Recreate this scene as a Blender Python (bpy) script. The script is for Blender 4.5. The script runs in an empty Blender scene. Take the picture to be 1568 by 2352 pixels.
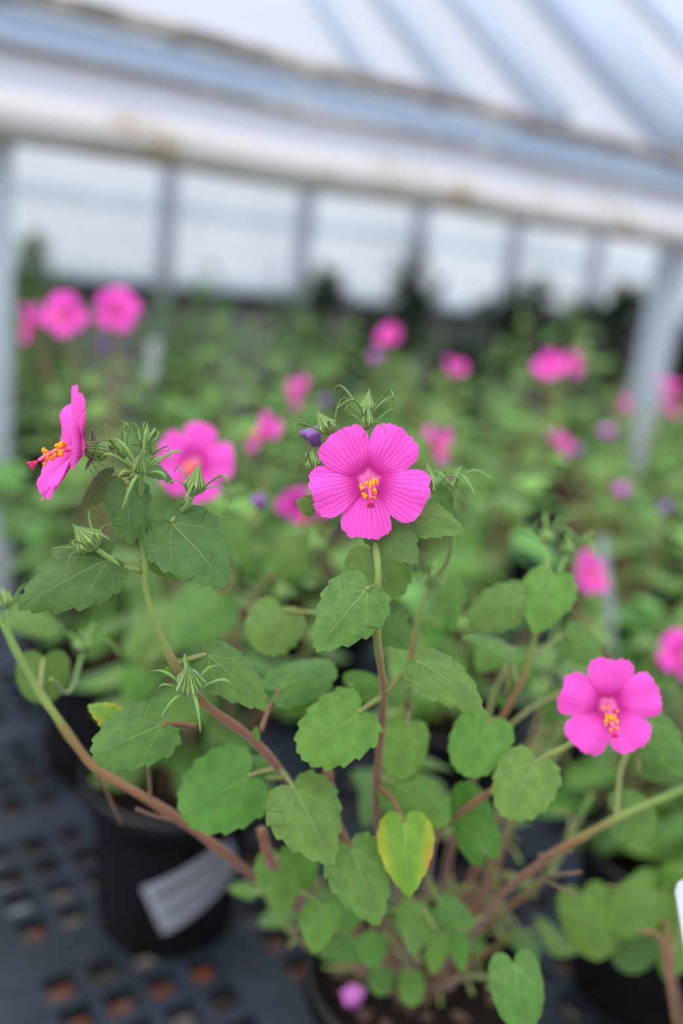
import bpy, math, random
from mathutils import Vector, Matrix, noise
random.seed(11)
sc = bpy.context.scene
col = sc.collection
# ---------------------------------------------------------------- camera
FPX = 2100.0; CAMH = 1.4; PITCH = math.radians(16); ROLL = math.radians(6.8)
CAM = Vector((0, 0, CAMH))
FW = Vector((0, math.cos(PITCH), -math.sin(PITCH)))
_r0 = Vector((1, 0, 0)); _u0 = _r0.cross(FW)
RT = _r0 * math.cos(ROLL) + _u0 * math.sin(ROLL)
UP = -_r0 * math.sin(ROLL) + _u0 * math.cos(ROLL)
cd = bpy.data.cameras.new('camera'); cam = bpy.data.objects.new('camera', cd); col.objects.link(cam)
cam.matrix_world = Matrix((( RT.x, UP.x, -FW.x, 0), (RT.y, UP.y, -FW.y, 0), (RT.z, UP.z, -FW.z, CAMH), (0, 0, 0, 1)))
cd.sensor_fit = 'VERTICAL'; cd.sensor_height = 36; cd.sensor_width = 24
cd.lens = FPX / 2352 * 36; cd.clip_start = 0.02; cd.clip_end = 200
cd.dof.use_dof = True; cd.dof.focus_distance = 0.345; cd.dof.aperture_fstop = 2.7; cd.dof.aperture_blades = 7
sc.camera = cam
# ---------------------------------------------------------------- world, light, exposure
wd = bpy.data.worlds.new('overcast'); sc.world = wd; wd.use_nodes = True
bg = wd.node_tree.nodes['Background']; bg.inputs[0].default_value = (0.86, 0.93, 1.0, 1); bg.inputs[1].default_value = 0.80
sd = bpy.data.lights.new('veiled_sun', 'SUN'); sd.energy = 1.5; sd.angle = math.radians(70); sd.color = (1, 0.97, 0.92)
so = bpy.data.objects.new('veiled_sun', sd); col.objects.link(so); so.rotation_euler = (math.radians(24), math.radians(-26), 0)
vs = sc.view_settings; vs.view_transform = 'Standard'; vs.look = 'None'; vs.gamma = 1; vs.use_curve_mapping = False; vs.exposure = 0.84

# ---------------------------------------------------------------- helpers
def lin(r, g, b):
    f = lambda c: (c / 255 / 12.92) if c / 255 <= .04045 else ((c / 255 + .055) / 1.055) ** 2.4
    return (f(r), f(g), f(b), 1)
def W(x, y, d):                     # point at distance d along the view axis
    return CAM + (FW + RT * ((x - 784) / FPX) + UP * ((1176 - y) / FPX)) * d
def ray(x, y): return FW + RT * ((x - 784) / FPX) + UP * ((1176 - y) / FPX)
AZ = math.radians(53)
G = Vector((math.sin(AZ), math.cos(AZ), 0)); NV = Vector((-math.cos(AZ), math.sin(AZ), 0))   # along the building / away from us
def B(s, n, z): return G * s + NV * n + Vector((0, 0, z))
def hitN(x, y, n):                  # building-plane hit -> (s, z)
    r = ray(x, y); t = n / r.dot(NV); p = CAM + r * t; return p.dot(G), p.z
def depth(p): return (p - CAM).dot(FW)
def pix(p):
    d = p - CAM; z = d.dot(FW); return 784 + FPX * d.dot(RT) / z, 1176 - FPX * d.dot(UP) / z, z
def tag(o, label=None, cat=None, group=None, kind=None):
    if label: o['label'] = label
    if cat: o['category'] = cat
    if group: o['group'] = group
    if kind: o['kind'] = kind
    return o
def empty(name, loc):
    o = bpy.data.objects.new(name, None); o.location = loc; o.empty_display_size = .02; col.objects.link(o); return o
def link(name, me, parent=None, loc=None, mat=None):
    o = bpy.data.objects.new(name, me); col.objects.link(o)
    if parent: o.parent = parent
    if mat is not None: o.matrix_local = mat
    elif loc is not None: o.location = loc
    return o
class MB:
    def __init__(s): s.v = []; s.f = []; s.uv = []; s.mi = []; s.cur = 0
    def vert(s, p, uv=(0, 0)): s.v.append(tuple(p)); s.uv.append(uv); return len(s.v) - 1
    def face(s, *i): s.f.append(i); s.mi.append(s.cur)
    def mesh(s, name, mats, smooth=True):
        me = bpy.data.meshes.new(name); me.from_pydata(s.v, [], s.f)
        ul = me.uv_layers.new(name='UVMap')
        li = [0] * len(me.loops); me.loops.foreach_get('vertex_index', li)
        fl = []
        for i in li: fl += s.uv[i]
        ul.data.foreach_set('uv', fl)
        for m in (mats if isinstance(mats, (list, tuple)) else [mats]): me.materials.append(m)
        me.polygons.foreach_set('material_index', s.mi)
        me.polygons.foreach_set('use_smooth', [smooth] * len(s.f))
        me.update(); return me
    def box(s, c, ax, ay, az):      # centre, three half-axis vectors
        c = Vector(c); i0 = len(s.v)
        for k in range(8):
            p = c + ax * (1 if k & 1 else -1) + ay * (1 if k & 2 else -1) + az * (1 if k & 4 else -1)
            s.vert(p, (p.x, p.y))
        for q in ((0, 2, 3, 1), (4, 5, 7, 6), (0, 1, 5, 4), (2, 6, 7, 3), (0, 4, 6, 2), (1, 3, 7, 5)): s.face(*[i0 + j for j in q])
    def tube(s, pts, rad, seg=8, u0=0, u1=1, flat=1.0, cap=True):
        n = len(pts); rings = []; prev = None
        for i, p in enumerate(pts):
            t = (pts[min(i + 1, n - 1)] - pts[max(i - 1, 0)])
            if t.length < 1e-9: t = Vector((0, 0, 1))
            t.normalize()
            if prev is None:
                a = Vector((0, 0, 1)) if abs(t.z) < .9 else Vector((1, 0, 0)); x = t.cross(a).normalized()
            else:
                x = (prev - t * prev.dot(t)).normalized()
            prev = x; y = t.cross(x); r = rad(i / (n - 1)) if callable(rad) else rad
            u = u0 + (u1 - u0) * i / (n - 1)
            rings.append([s.vert(p + (x * math.cos(2 * math.pi * k / seg) + y * (flat * math.sin(2 * math.pi * k / seg))) * r, (u, k / seg)) for k in range(seg)])
        for a, b in zip(rings, rings[1:]):
            for k in range(seg): s.face(a[k], a[(k + 1) % seg], b[(k + 1) % seg], b[k])
        if cap:
            s.face(*reversed(rings[0])); s.face(*rings[-1])
    def lathe(s, prof, seg=32, mod=None, c=Vector((0, 0, 0)), close=False):
        rings = []
        for j, (r, z) in enumerate(prof):
            rings.append([s.vert(c + Vector(((r * (mod(k / seg, j / (len(prof) - 1)) if mod else 1)) * math.cos(2 * math.pi * k / seg), (r * (mod(k / seg, j / (len(prof) - 1)) if mod else 1)) * math.sin(2 * math.pi * k / seg), z)), (k / seg, j / (len(prof) - 1))) for k in range(seg)])
        for a, b in zip(rings, rings[1:]):
            for k in range(seg): s.face(a[k], a[(k + 1) % seg], b[(k + 1) % seg], b[k])
def catmull(pts, per=6):
    out = []
    P = [pts[0] * 2 - pts[1]] + list(pts) + [pts[-1] * 2 - pts[-2]]
    for i in range(1, len(P) - 2):
        a, b, c, d = P[i - 1:i + 3]
        for k in range(per):
            t = k / per
            out.append(.5 * ((2 * b) + (c - a) * t + (2 * a - 5 * b + 4 * c - d) * t * t + (3 * b - a - 3 * c + d) * t ** 3))
    out.append(pts[-1].copy()); return out

# ---------------------------------------------------------------- node helpers and materials
class NT:
    def __init__(s, name):
        s.m = bpy.data.materials.new(name); s.m.use_nodes = True; s.t = s.m.node_tree; s.t.nodes.clear()
        s.out = s.t.nodes.new('ShaderNodeOutputMaterial')
    def n(s, kind, **kw):
        nd = s.t.nodes.new(kind)
        for k, v in kw.items(): setattr(nd, k, v)
        return nd
    def l(s, a, b): s.t.links.new(a, b)
    def put(s, sock, v):
        if hasattr(v, 'links') or isinstance(v, bpy.types.NodeSocket): s.l(v, sock)
        else: sock.default_value = v
    def math(s, op, a, b=None, c=None, clamp=False):
        nd = s.n('ShaderNodeMath', operation=op, use_clamp=clamp); s.put(nd.inputs[0], a)
        if b is not None: s.put(nd.inputs[1], b)
        if c is not None: s.put(nd.inputs[2], c)
        return nd.outputs[0]
    def rng(s, v, a, b, c=0, d=1):
        nd = s.n('ShaderNodeMapRange', interpolation_type='SMOOTHSTEP'); s.put(nd.inputs[0], v)
        for i, q in enumerate((a, b, c, d)): nd.inputs[i + 1].default_value = q
        return nd.outputs[0]
    def mix(s, f, a, b, mode='MIX'):
        nd = s.n('ShaderNodeMix', data_type='RGBA', blend_type=mode); s.put(nd.inputs[0], f); s.put(nd.inputs[6], a); s.put(nd.inputs[7], b)
        return nd.outputs[2]
    def noise(s, scale, detail=3, vec=None, rough=.55):
        nd = s.n('ShaderNodeTexNoise'); nd.inputs['Scale'].default_value = scale; nd.inputs['Detail'].default_value = detail; nd.inputs['Roughness'].default_value = rough
        if vec is not None: s.l(vec, nd.inputs['Vector'])
        return nd.outputs[0]
    def obj(s): return s.n('ShaderNodeTexCoord').outputs['Object']
    def uv(s): return s.n('ShaderNodeTexCoord').outputs['UV']
    def bsdf(s, base, rough=.5, spec=.3, **kw):
        p = s.n('ShaderNodeBsdfPrincipled'); s.put(p.inputs['Base Color'], base); s.put(p.inputs['Roughness'], rough); p.inputs['Specular IOR Level'].default_value = spec
        for k, v in kw.items(): s.put(p.inputs[k.replace('_', ' ')], v)
        return p
    def done(s, sh): s.l(sh, s.out.inputs[0]); return s.m
def simple(name, c, rough=.6, spec=.3, var=.12, scale=30, bump=0):
    t = NT(name); nz = t.noise(scale, 3, t.obj())
    c2 = tuple(x * (1 - var * 2) for x in c[:3]) + (1,); c3 = tuple(min(1, x * (1 + var)) for x in c[:3]) + (1,)
    p = t.bsdf(t.mix(nz, c2, c3), rough, spec)
    if bump:
        b = t.n('ShaderNodeBump'); b.inputs['Strength'].default_value = bump; b.inputs['Distance'].default_value = .002; t.l(nz, b.inputs['Height']); t.l(b.outputs[0], p.inputs['Normal'])
    return t.done(p.outputs[0])

def leaf_mat(name, c1, c2, vein, back, yellow=0.0, veins=1.0, hue=.03, val=.25):
    t = NT(name)
    sx = t.n('ShaderNodeSeparateXYZ'); t.l(t.uv(), sx.inputs[0])
    a = t.math('MULTIPLY', t.math('ABSOLUTE', t.math('MULTIPLY_ADD', sx.outputs[0], 2.0, -1.0)), .44)
    y = t.math('MULTIPLY_ADD', sx.outputs[1], 1.3, -.3)
    wob = t.math('MULTIPLY_ADD', t.noise(9, 2, t.uv()), .05, -.025)
    a2 = t.math('ADD', a, t.math('MULTIPLY', wob, .6))
    mid = t.rng(t.math('SUBTRACT', a, t.math('MULTIPLY_ADD', y, -.006, .007)), -.003, .005, 1, 0)
    def spoke(deg, ln, w):
        th = math.radians(deg)
        d = t.math('ABSOLUTE', t.math('ADD', t.math('SUBTRACT', t.math('MULTIPLY', a, math.cos(th)), t.math('MULTIPLY', y, math.sin(th))), wob))
        al = t.math('ADD', t.math('MULTIPLY', a, math.sin(th)), t.math('MULTIPLY', y, math.cos(th)))
        on = t.math('MULTIPLY', t.rng(al, 0, .02), t.rng(al, ln * .6, ln, 1, .15))
        return t.math('MULTIPLY', t.rng(d, w * .4, w * 1.5, 1, 0), on)
    s1 = t.math('MULTIPLY', spoke(36, .62, .0045), .8); s2 = t.math('MULTIPLY', spoke(74, .5, .004), .7)
    q = t.math('DIVIDE', t.math('SUBTRACT', t.math('SUBTRACT', y, .24), t.math('MULTIPLY', a2, .95)), .22)
    fr = t.math('ABSOLUTE', t.math('SUBTRACT', t.math('FRACT', q), .5))
    pin = t.math('MULTIPLY', t.math('MULTIPLY', t.rng(fr, .472, .5), t.rng(q, -.1, .3)), .45)
    vo = t.n('ShaderNodeTexVoronoi', feature='DISTANCE_TO_EDGE'); vo.inputs['Scale'].default_value = 13; t.l(t.uv(), vo.inputs['Vector'])
    net = t.math('MULTIPLY', t.rng(vo.outputs[0], .0, .07, 1, 0), .13)
    v = t.math('MAXIMUM', t.math('MAXIMUM', mid, s1), t.math('MAXIMUM', t.math('MULTIPLY', s2, .8), pin))
    vall = t.math('MAXIMUM', v, net)
    oi = t.n('ShaderNodeObjectInfo')
    base = t.mix(t.rng(t.noise(5, 4, t.uv()), .3, .7), c1, c2)
    if yellow:
        edge = t.rng(t.math('ADD', t.math('ADD', a, t.math('MULTIPLY', y, .12)), t.math('MULTIPLY', t.noise(4, 3, t.uv()), .25)), .32, .52)
        base = t.mix(t.math('MULTIPLY', edge, yellow), base, lin(178, 178, 40))
        spot = t.math('MULTIPLY', t.rng(t.math('DISTANCE', 0, 0) if False else t.math('ADD', t.math('POWER', t.math('SUBTRACT', sx.outputs[0], .12), 2.0), t.math('POWER', t.math('MULTIPLY', t.math('SUBTRACT', sx.outputs[1], .66), .55), 2.0)), .002, .012, 1, 0), yellow)
        base = t.mix(spot, base, lin(196, 132, 62))
    hs = t.n('ShaderNodeHueSaturation'); t.l(base, hs.inputs['Color'])
    t.l(t.math('MULTIPLY_ADD', oi.outputs['Random'], hue, .5 - hue / 2), hs.inputs['Hue'])
    rr = t.math('FRACT', t.math('MULTIPLY', oi.outputs['Random'], 17.3))
    t.l(t.math('MULTIPLY_ADD', rr, val, 1 - val / 2), hs.inputs['Value'])
    cc = t.mix(t.math('MULTIPLY', vall, .62 * veins), hs.outputs[0], vein)
    geo = t.n('ShaderNodeNewGeometry')
    cf = t.mix(t.math('MULTIPLY', geo.outputs['Backfacing'], .6), cc, back)
    bu = t.n('ShaderNodeBump'); bu.inputs['Strength'].default_value = .55; bu.inputs['Distance'].default_value = .0006
    hgt = t.math('ADD', t.math('MULTIPLY', vall, -1.0), t.math('MULTIPLY', t.noise(60, 3, t.uv()), .5)); t.l(hgt, bu.inputs['Height'])
    p = t.bsdf(cf, .52, .32, Sheen_Weight=.18, Sheen_Roughness=.5, Sheen_Tint=(.9, 1, .95, 1), Normal=bu.outputs[0])
    tr = t.n('ShaderNodeBsdfTranslucent'); t.l(t.mix(1.0, cf, (1.1, 1.25, .35, 1), 'MULTIPLY'), tr.inputs[0])
    ms = t.n('ShaderNodeMixShader'); ms.inputs[0].default_value = .26; t.l(p.outputs[0], ms.inputs[1]); t.l(tr.outputs[0], ms.inputs[2])
    return t.done(ms.outputs[0])
M = {}
VE = lin(150, 180, 108); BK = lin(120, 150, 105)
M['leaf'] = leaf_mat('leaf_green', lin(78, 115, 48), lin(94, 134, 57), VE, BK)
M['leaf_dark'] = leaf_mat('leaf_dark_green', lin(67, 100, 44), lin(79, 112, 51), lin(138, 170, 104), BK)
M['leaf_lime'] = leaf_mat('leaf_lime_green', lin(78, 122, 42), lin(96, 140, 54), lin(140, 172, 92), BK)
M['leaf_yellow'] = leaf_mat('leaf_yellowing', lin(96, 142, 42), lin(120, 160, 50), lin(160, 190, 90), BK, yellow=.62)
M['leaf_back'] = leaf_mat('leaf_mass', lin(92, 142, 58), lin(122, 170, 84), lin(130, 165, 100), BK, hue=.05, val=.75)
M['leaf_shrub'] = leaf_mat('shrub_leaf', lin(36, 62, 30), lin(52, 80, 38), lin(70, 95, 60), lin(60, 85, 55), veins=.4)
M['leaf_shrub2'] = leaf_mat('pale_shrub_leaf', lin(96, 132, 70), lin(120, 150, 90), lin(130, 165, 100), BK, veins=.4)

def petal_mat(name, main, deep, pale, dark=1.0):
    t = NT(name); sx = t.n('ShaderNodeSeparateXYZ'); t.l(t.uv(), sx.inputs[0])
    x = t.math('MULTIPLY_ADD', sx.outputs[0], 2.0, -1.0); y = sx.outputs[1]
    wob = t.math('MULTIPLY_ADD', t.noise(5, 3, t.uv()), .26, -.13)
    ang = t.math('ADD', t.math('DIVIDE', x, t.math('ADD', y, .22)), wob)
    fr = t.math('ABSOLUTE', t.math('SUBTRACT', t.math('FRACT', t.math('MULTIPLY', ang, 4.6)), .5))
    ln = t.math('MULTIPLY', t.rng(fr, .41, .5), t.rng(y, .45, .92, 1, 0))
    ln = t.math('MULTIPLY', ln, t.rng(y, .05, .22))
    deepm = t.math('MULTIPLY', t.rng(y, .16, .52, 1, 0), t.rng(y, .05, .16))
    base = t.mix(t.math('MULTIPLY', deepm, .92), main, deep)
    base = t.mix(t.math('MULTIPLY', ln, .85), base, deep)
    base = t.mix(t.math('MULTIPLY', t.rng(y, .06, .19, 1, 0), .55), base, pale)
    bu = t.n('ShaderNodeBump'); bu.inputs['Strength'].default_value = .45; bu.inputs['Distance'].default_value = .0005
    t.l(t.math('MULTIPLY', t.rng(fr, .3, .5), -1.0), bu.inputs['Height'])
    p = t.bsdf(base, .6, .15, Sheen_Weight=.1, Normal=bu.outputs[0])
    tr = t.n('ShaderNodeBsdfTranslucent'); t.l(base, tr.inputs[0])
    ms = t.n('ShaderNodeMixShader'); ms.inputs[0].default_value = .3; t.l(p.outputs[0], ms.inputs[1]); t.l(tr.outputs[0], ms.inputs[2])
    return t.done(ms.outputs[0])
M['petal'] = petal_mat('pink_petal', lin(255, 92, 212), lin(196, 30, 140), lin(250, 165, 215))
M['petal_old'] = simple('violet_withered_petal', lin(140, 92, 170), .6)
M['petal_lilac'] = simple('lilac_petal', lin(205, 120, 205), .6)
M['column'] = simple('column_pink', lin(245, 95, 165), .5)
M['anther'] = simple('anther_orange', lin(255, 160, 25), .6, var=.1, scale=800)
M['stigma'] = simple('stigma_red', lin(225, 50, 120), .5)

def stem_mat():
    t = NT('stem'); sx = t.n('ShaderNodeSeparateXYZ'); t.l(t.uv(), sx.inputs[0])
    nz = t.noise(55, 3, t.obj()); f = t.math('ADD', sx.outputs[0], t.math('MULTIPLY_ADD', nz, .4, -.2))
    r = t.n('ShaderNodeValToRGB'); t.l(f, r.inputs[0]); e = r.color_ramp.elements
    e[0].position = .05; e[0].color = lin(122, 86, 58); e[1].position = .95; e[1].color = lin(112, 146, 70)
    for p, c in ((.35, lin(134, 86, 68)), (.6, lin(132, 102, 60)), (.75, lin(120, 138, 66))):
        k = e.new(p); k.color = c
    p = t.bsdf(r.outputs[0], .55, .25, Sheen_Weight=.3)
    return t.done(p.outputs[0])
M['stem'] = stem_mat()
M['petiole'] = simple('petiole', lin(134, 142, 84), .55, scale=60, var=.2)
M['petiole_red'] = simple('petiole_red', lin(134, 98, 74), .55, scale=60, var=.2)
M['twig'] = simple('dry_twig', lin(128, 106, 88), .8, var=.2)
def bud_mat():
    t = NT('bud_green'); sx = t.n('ShaderNodeSeparateXYZ'); t.l(t.uv(), sx.inputs[0])
    w = t.math('ABSOLUTE', t.math('SUBTRACT', t.math('FRACT', t.math('MULTIPLY', sx.outputs[0], 15)), .5))
    base = t.mix(t.math('MULTIPLY', t.rng(w, .25, .48), t.math('MULTIPLY_ADD', t.noise(5, 2, t.uv()), 1.2, .1)), lin(88, 120, 56), lin(160, 184, 108))
    e = t.math('ABSOLUTE', t.math('SUBTRACT', t.math('FRACT', t.math('MULTIPLY', sx.outputs[0], 5)), .5))
    base = t.mix(t.math('MULTIPLY', t.rng(e, .44, .5), .7), base, lin(182, 200, 140))
    p = t.bsdf(base, .6, .2, Sheen_Weight=.5, Sheen_Roughness=.4)
    return t.done(p.outputs[0])
M['bud'] = bud_mat()
M['bract'] = simple('bract', lin(112, 148, 78), .6, var=.2, scale=120)
M['fruit'] = simple('spent_fruit', lin(104, 92, 78), .8)
# plastics, soil, building
M['pot'] = simple('black_pot', lin(11, 12, 15), .40, .4, var=.2, scale=60)
def bench_mat():
    t = NT('bench_plastic'); nz = t.noise(7, 5, t.obj()); n2 = t.noise(60, 3, t.obj())
    c = t.mix(t.rng(nz, .35, .65), lin(25, 33, 43), lin(40, 51, 65)); c = t.mix(t.rng(n2, .55, .75), c, lin(50, 56, 63))
    return t.done(t.bsdf(c, .5, .4).outputs[0])
M['bench'] = bench_mat()
M['bench_leg'] = simple('bench_leg_metal', lin(110, 115, 120), .5)
M['soil'] = simple('potting_soil', lin(38, 31, 28), .95, .1, var=.4, scale=180, bump=.8)
M['bark'] = simple('bark_chip', lin(112, 92, 76), .9, .1, var=.3, scale=120)
def gravel():
    t = NT('ground_gravel'); v = t.n('ShaderNodeTexVoronoi'); v.inputs['Scale'].default_value = 26; t.l(t.obj(), v.inputs['Vector'])
    r = t.n('ShaderNodeValToRGB'); t.l(v.outputs['Color'], r.inputs[0]); e = r.color_ramp.elements
    e[0].color = lin(70, 62, 56); e[1].color = lin(140, 126, 114); k = e.new(.45); k.color = lin(104, 92, 84); k = e.new(.8); k.color = lin(150, 92, 60)
    return t.done(t.bsdf(r.outputs[0], .9, .1).outputs[0])
M['ground'] = gravel()
M['st_grey'] = simple('stone_grey', lin(176, 162, 150), .9, .1, var=.25, scale=20)
M['st_orange'] = simple('stone_terracotta', lin(206, 112, 62), .9, .1, var=.25, scale=20)
M['label_white'] = simple('label_plastic', lin(196, 200, 210), .45, .3, var=.03)
def printed():
    t = NT('printed_sticker'); sx = t.n('ShaderNodeSeparateXYZ'); t.l(t.uv(), sx.inputs[0])
    u, v = sx.outputs[0], sx.outputs[1]
    inside = t.math('MULTIPLY', t.rng(u, .07, .09), t.rng(u, .9, .93, 1, 0))
    big = t.math('MULTIPLY', t.rng(v, .66, .68), t.rng(v, .80, .82, 1, 0))
    gl = t.noise(1, 2, None)
    cv = t.n('ShaderNodeCombineXYZ'); t.put(cv.inputs[0], t.math('MULTIPLY', u, 60)); t.put(cv.inputs[1], t.math('MULTIPLY', t.math('FLOOR', t.math('MULTIPLY', v, 12)), 7.0))
    nn = t.noise(1, 1, cv.outputs[0]); glyph = t.rng(nn, .46, .5)
    rows = t.math('MULTIPLY', t.rng(t.math('FRACT', t.math('MULTIPLY', v, 12)), .35, .4), t.math('MULTIPLY', t.rng(v, .16, .18), t.rng(v, .5, .52, 1, 0)))
    m = t.math('MULTIPLY', inside, t.math('MAXIMUM', t.math('MULTIPLY', big, .85), t.math('MULTIPLY', rows, t.math('MULTIPLY', glyph, .8))))
    return t.done(t.bsdf(t.mix(m, lin(150, 154, 166), lin(34, 36, 44)), .5, .3).outputs[0])
M['printed'] = printed()
M['label_grey'] = simple('weathered_label', lin(140, 142, 152), .5, .3, var=.08)
def film(name, c, tr=.55, rough=.4):
    t = NT(name); nz = t.rng(t.noise(1.3, 4, t.obj()), .3, .7); cc = t.mix(nz, tuple(x * .93 for x in c[:3]) + (1,), c)
    d = t.bsdf(cc, rough, .2); q = t.n('ShaderNodeBsdfTranslucent'); t.l(cc, q.inputs[0])
    ms = t.n('ShaderNodeMixShader'); ms.inputs[0].default_value = tr; t.l(d.outputs[0], ms.inputs[1]); t.l(q.outputs[0], ms.inputs[2])
    return t.done(ms.outputs[0])
M['roof'] = film('roof_film', (.74, .77, .88, 1), .45)
M['pane'] = film('window_film', (.93, .97, 1.0, 1), .9)
M['steel'] = simple('galvanised_steel', lin(190, 200, 214), .45, .4, var=.1, scale=12)
M['steel_dark'] = simple('wall_post_steel', lin(186, 192, 208), .5, .3, var=.1, scale=12)
M['rail'] = simple('pale_rail', lin(205, 210, 222), .6, .2, var=.05)
M['band'] = simple('black_baseband', lin(40, 42, 46), .6)
M['knee'] = simple('grey_kneewall', lin(150, 150, 150), .8, var=.1, scale=4)
def stained(name, c, s, amt):
    t = NT(name); nz = t.rng(t.noise(5, 5, t.obj(), .65), .46, .66)
    return t.done(t.bsdf(t.mix(t.math('MULTIPLY', nz, amt), c, s), .55, .25).outputs[0])
M['roll'] = stained('rolled_curtain', lin(204, 200, 202), lin(162, 140, 112), .75)
M['gutter'] = stained('gutter_face', lin(212, 216, 230), lin(190, 184, 178), .5)
M['gutter_blue'] = stained('gutter_blue', lin(184, 204, 232), lin(206, 212, 224), .5)
M['rust'] = stained('rusty_pipe', lin(128, 122, 120), lin(206, 196, 190), .9)
M['rib'] = simple('roof_rib', lin(170, 183, 203), .5, var=.08, scale=4)

# ---------------------------------------------------------------- setting
def slab(name, mat, s0, s1, n0, n1, z0, z1, parent=None):
    m = MB(); m.box(B((s0 + s1) / 2, (n0 + n1) / 2, (z0 + z1) / 2), G * ((s1 - s0) / 2), NV * ((n1 - n0) / 2), Vector((0, 0, (z1 - z0) / 2)))
    return link(name, m.mesh(name, mat, False), parent)
fl = slab('floor', M['ground'], -8, 16, -6, 14, -.1, 0); tag(fl, 'brown gravel ground under the benches', kind='structure')
WN = 5.0                                              # window wall plane
px_posts = [(375, 560), (690, 600), (950, 620), (1165, 620), (1385, 640)]
ss = [hitN(x, y, WN)[0] for x, y in px_posts]
sp = (ss[3] - ss[0]) / 3
zb = hitN(370, 672, WN)[1]; ztop = 2.75
wl = slab('wall_back', M['knee'], -6, 16, WN + .01, WN + .09, 0, zb - .06); tag(wl, 'grey kneewall below the far windows', kind='structure')
tb = slab('trim_1', M['band'], -6, 16, WN - .03, WN + .05, zb - .06, zb + .035); tag(tb, 'black sill band along the bottom of the windows', kind='structure')
sr = [ss[0] + sp * k for k in range(-3, 9)]
for k in range(len(sr) - 1):
    w = slab('window_%d' % (k + 1), M['pane'], sr[k], sr[k + 1], WN + .02, WN + .026, zb + .035, ztop); tag(w, kind='structure')
for k, s in enumerate(sr):
    o = slab('trim_%d' % (k + 2), M['steel_dark'], s - .034, s + .034, WN - .07, WN + .015, 0, ztop); tag(o, kind='structure')
z1 = hitN(250, 460, WN)[1]; z2a = hitN(250, 592, WN)[1]
o = slab('trim_20', M['pane'], -6, 14, WN - .02, WN + .015, z1 - .035, z1 + .035); tag(o, kind='structure')
o = slab('trim_21', M['pane'], -6, 14, WN - .015, WN + .015, zb + .036, zb + .11); tag(o, kind='structure')
# near gutter with rolled curtain
GN = 1.6
def zg(y): return hitN(784, y, GN)[1]
gu = empty('gutter_beam', B(1.4, GN, zg(440))); tag(gu, 'long white gutter beam with rolled plastic curtain and rusty pipes across the top', 'gutter')
def gtube(name, ya, yb, mat, dn=0, wav=0, s0=-3, s1=9):
    za, zbm = zg(ya), zg(yb); r = (za - zbm) / 2; m = MB(); n = 90
    pts = [B(s0 + (s1 - s0) * i / n, GN + dn, (za + zbm) / 2 + wav * noise.noise(Vector((i * .35, 3.1 * r, 0)))) - gu.location for i in range(n + 1)]
    m.tube(pts, lambda t: r * (1 + wav * 4 * noise.noise(Vector((t * 25, 0, r)))), 16); return link(name, m.mesh(name, mat), gu)
def gslab(name, ya, yb, mat, n0, n1):
    za, zbm = zg(ya), zg(yb); m = MB(); m.box(B(3, GN + (n0 + n1) / 2, (za + zbm) / 2) - gu.location, G * 6, NV * ((n1 - n0) / 2), Vector((0, 0, (za - zbm) / 2)))
    return link(name, m.mesh(name, mat, False), gu)
gtube('rolled_curtain', 352, 450, M['roll'], -.02, .010)
gslab('gutter_face', 278, 362, M['gutter'], .0, .02)
gtube('curtain_pipe', 266, 288, M['rust'], -.02, .008)
gslab('blue_strip', 196, 276, M['gutter_blue'], .015, .03)
gtube('top_pipe', 152, 196, M['rust'], -.015, .011)
# posts
for nm, x, lab in (('support_post', -8, 'grey steel post at the left edge beside the tall leaves'), ('support_post', 1597, 'light grey steel post on the right holding up the gutter')):
    s = hitN(x, 560, GN)[0]; m = MB(); h = zg(440) + .02; m.box(Vector((0, 0, h / 2)), G * .034, NV * .034, Vector((0, 0, h / 2)))
    pr = empty(nm, B(s, GN + .06, 0)); tag(pr, lab, 'post', 'steel posts under the gutter'); link('shaft', m.mesh('shaft', M['steel'], False), pr)
    m = MB(); m.box(Vector((0, 0, .006)), G * .09, NV * .09, Vector((0, 0, .006))); link('foot_plate', m.mesh('foot_plate', M['steel'], False), pr)
# roof beyond the gutter
RA = math.radians(38); rd = NV * math.cos(RA) + Vector((0, 0, math.sin(RA))); rn = rd.cross(G).normalized()
r0 = B(0, GN + .03, zg(165))
m = MB(); nU, nV = 60, 24
idx = {}
for i in range(nU + 1):
    for j in range(nV + 1):
        s = -3 + 14 * i / nU; q = 4.6 * j / nV
        p = r0 + G * s + rd * q + rn * (.012 * math.sin(s * 9.3) * min(1, q * 3)); idx[i, j] = m.vert(p, (s, q))
for i in range(nU):
    for j in range(nV): m.face(idx[i, j], idx[i + 1, j], idx[i + 1, j + 1], idx[i, j + 1])
rf = link('ceiling', m.mesh('ceiling', M['roof'])); tag(rf, 'white plastic film roof rising beyond the gutter', kind='structure')
def roof_s(x, y):
    r = ray(x, y); nn = rn; t = (r0 - CAM).dot(nn) / r.dot(nn); p = CAM + r * t; return (p - r0).dot(G)
RIBS = [roof_s(*q) for q in ((905, 40), (1075, 40), (1300, 60), (1510, 45))]
for s, w_ in [(-1.4, .02), (-.5, .02), (.3, .02), (1.16, .018)] + list(zip(RIBS, (.024, .036, .07, .042))) + [(3.9, .03), (4.9, .03), (6.0, .03), (7.2, .03)]:
    m = MB(); m.tube([r0 + G * s + rd * (4.6 * i / 6) + rn * (w_ * .6) * (1 if rn.z > 0 else -1) for i in range(7)], w_, 10); link('roof_rib', m.mesh('roof_rib', M['rib']), rf)

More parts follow.
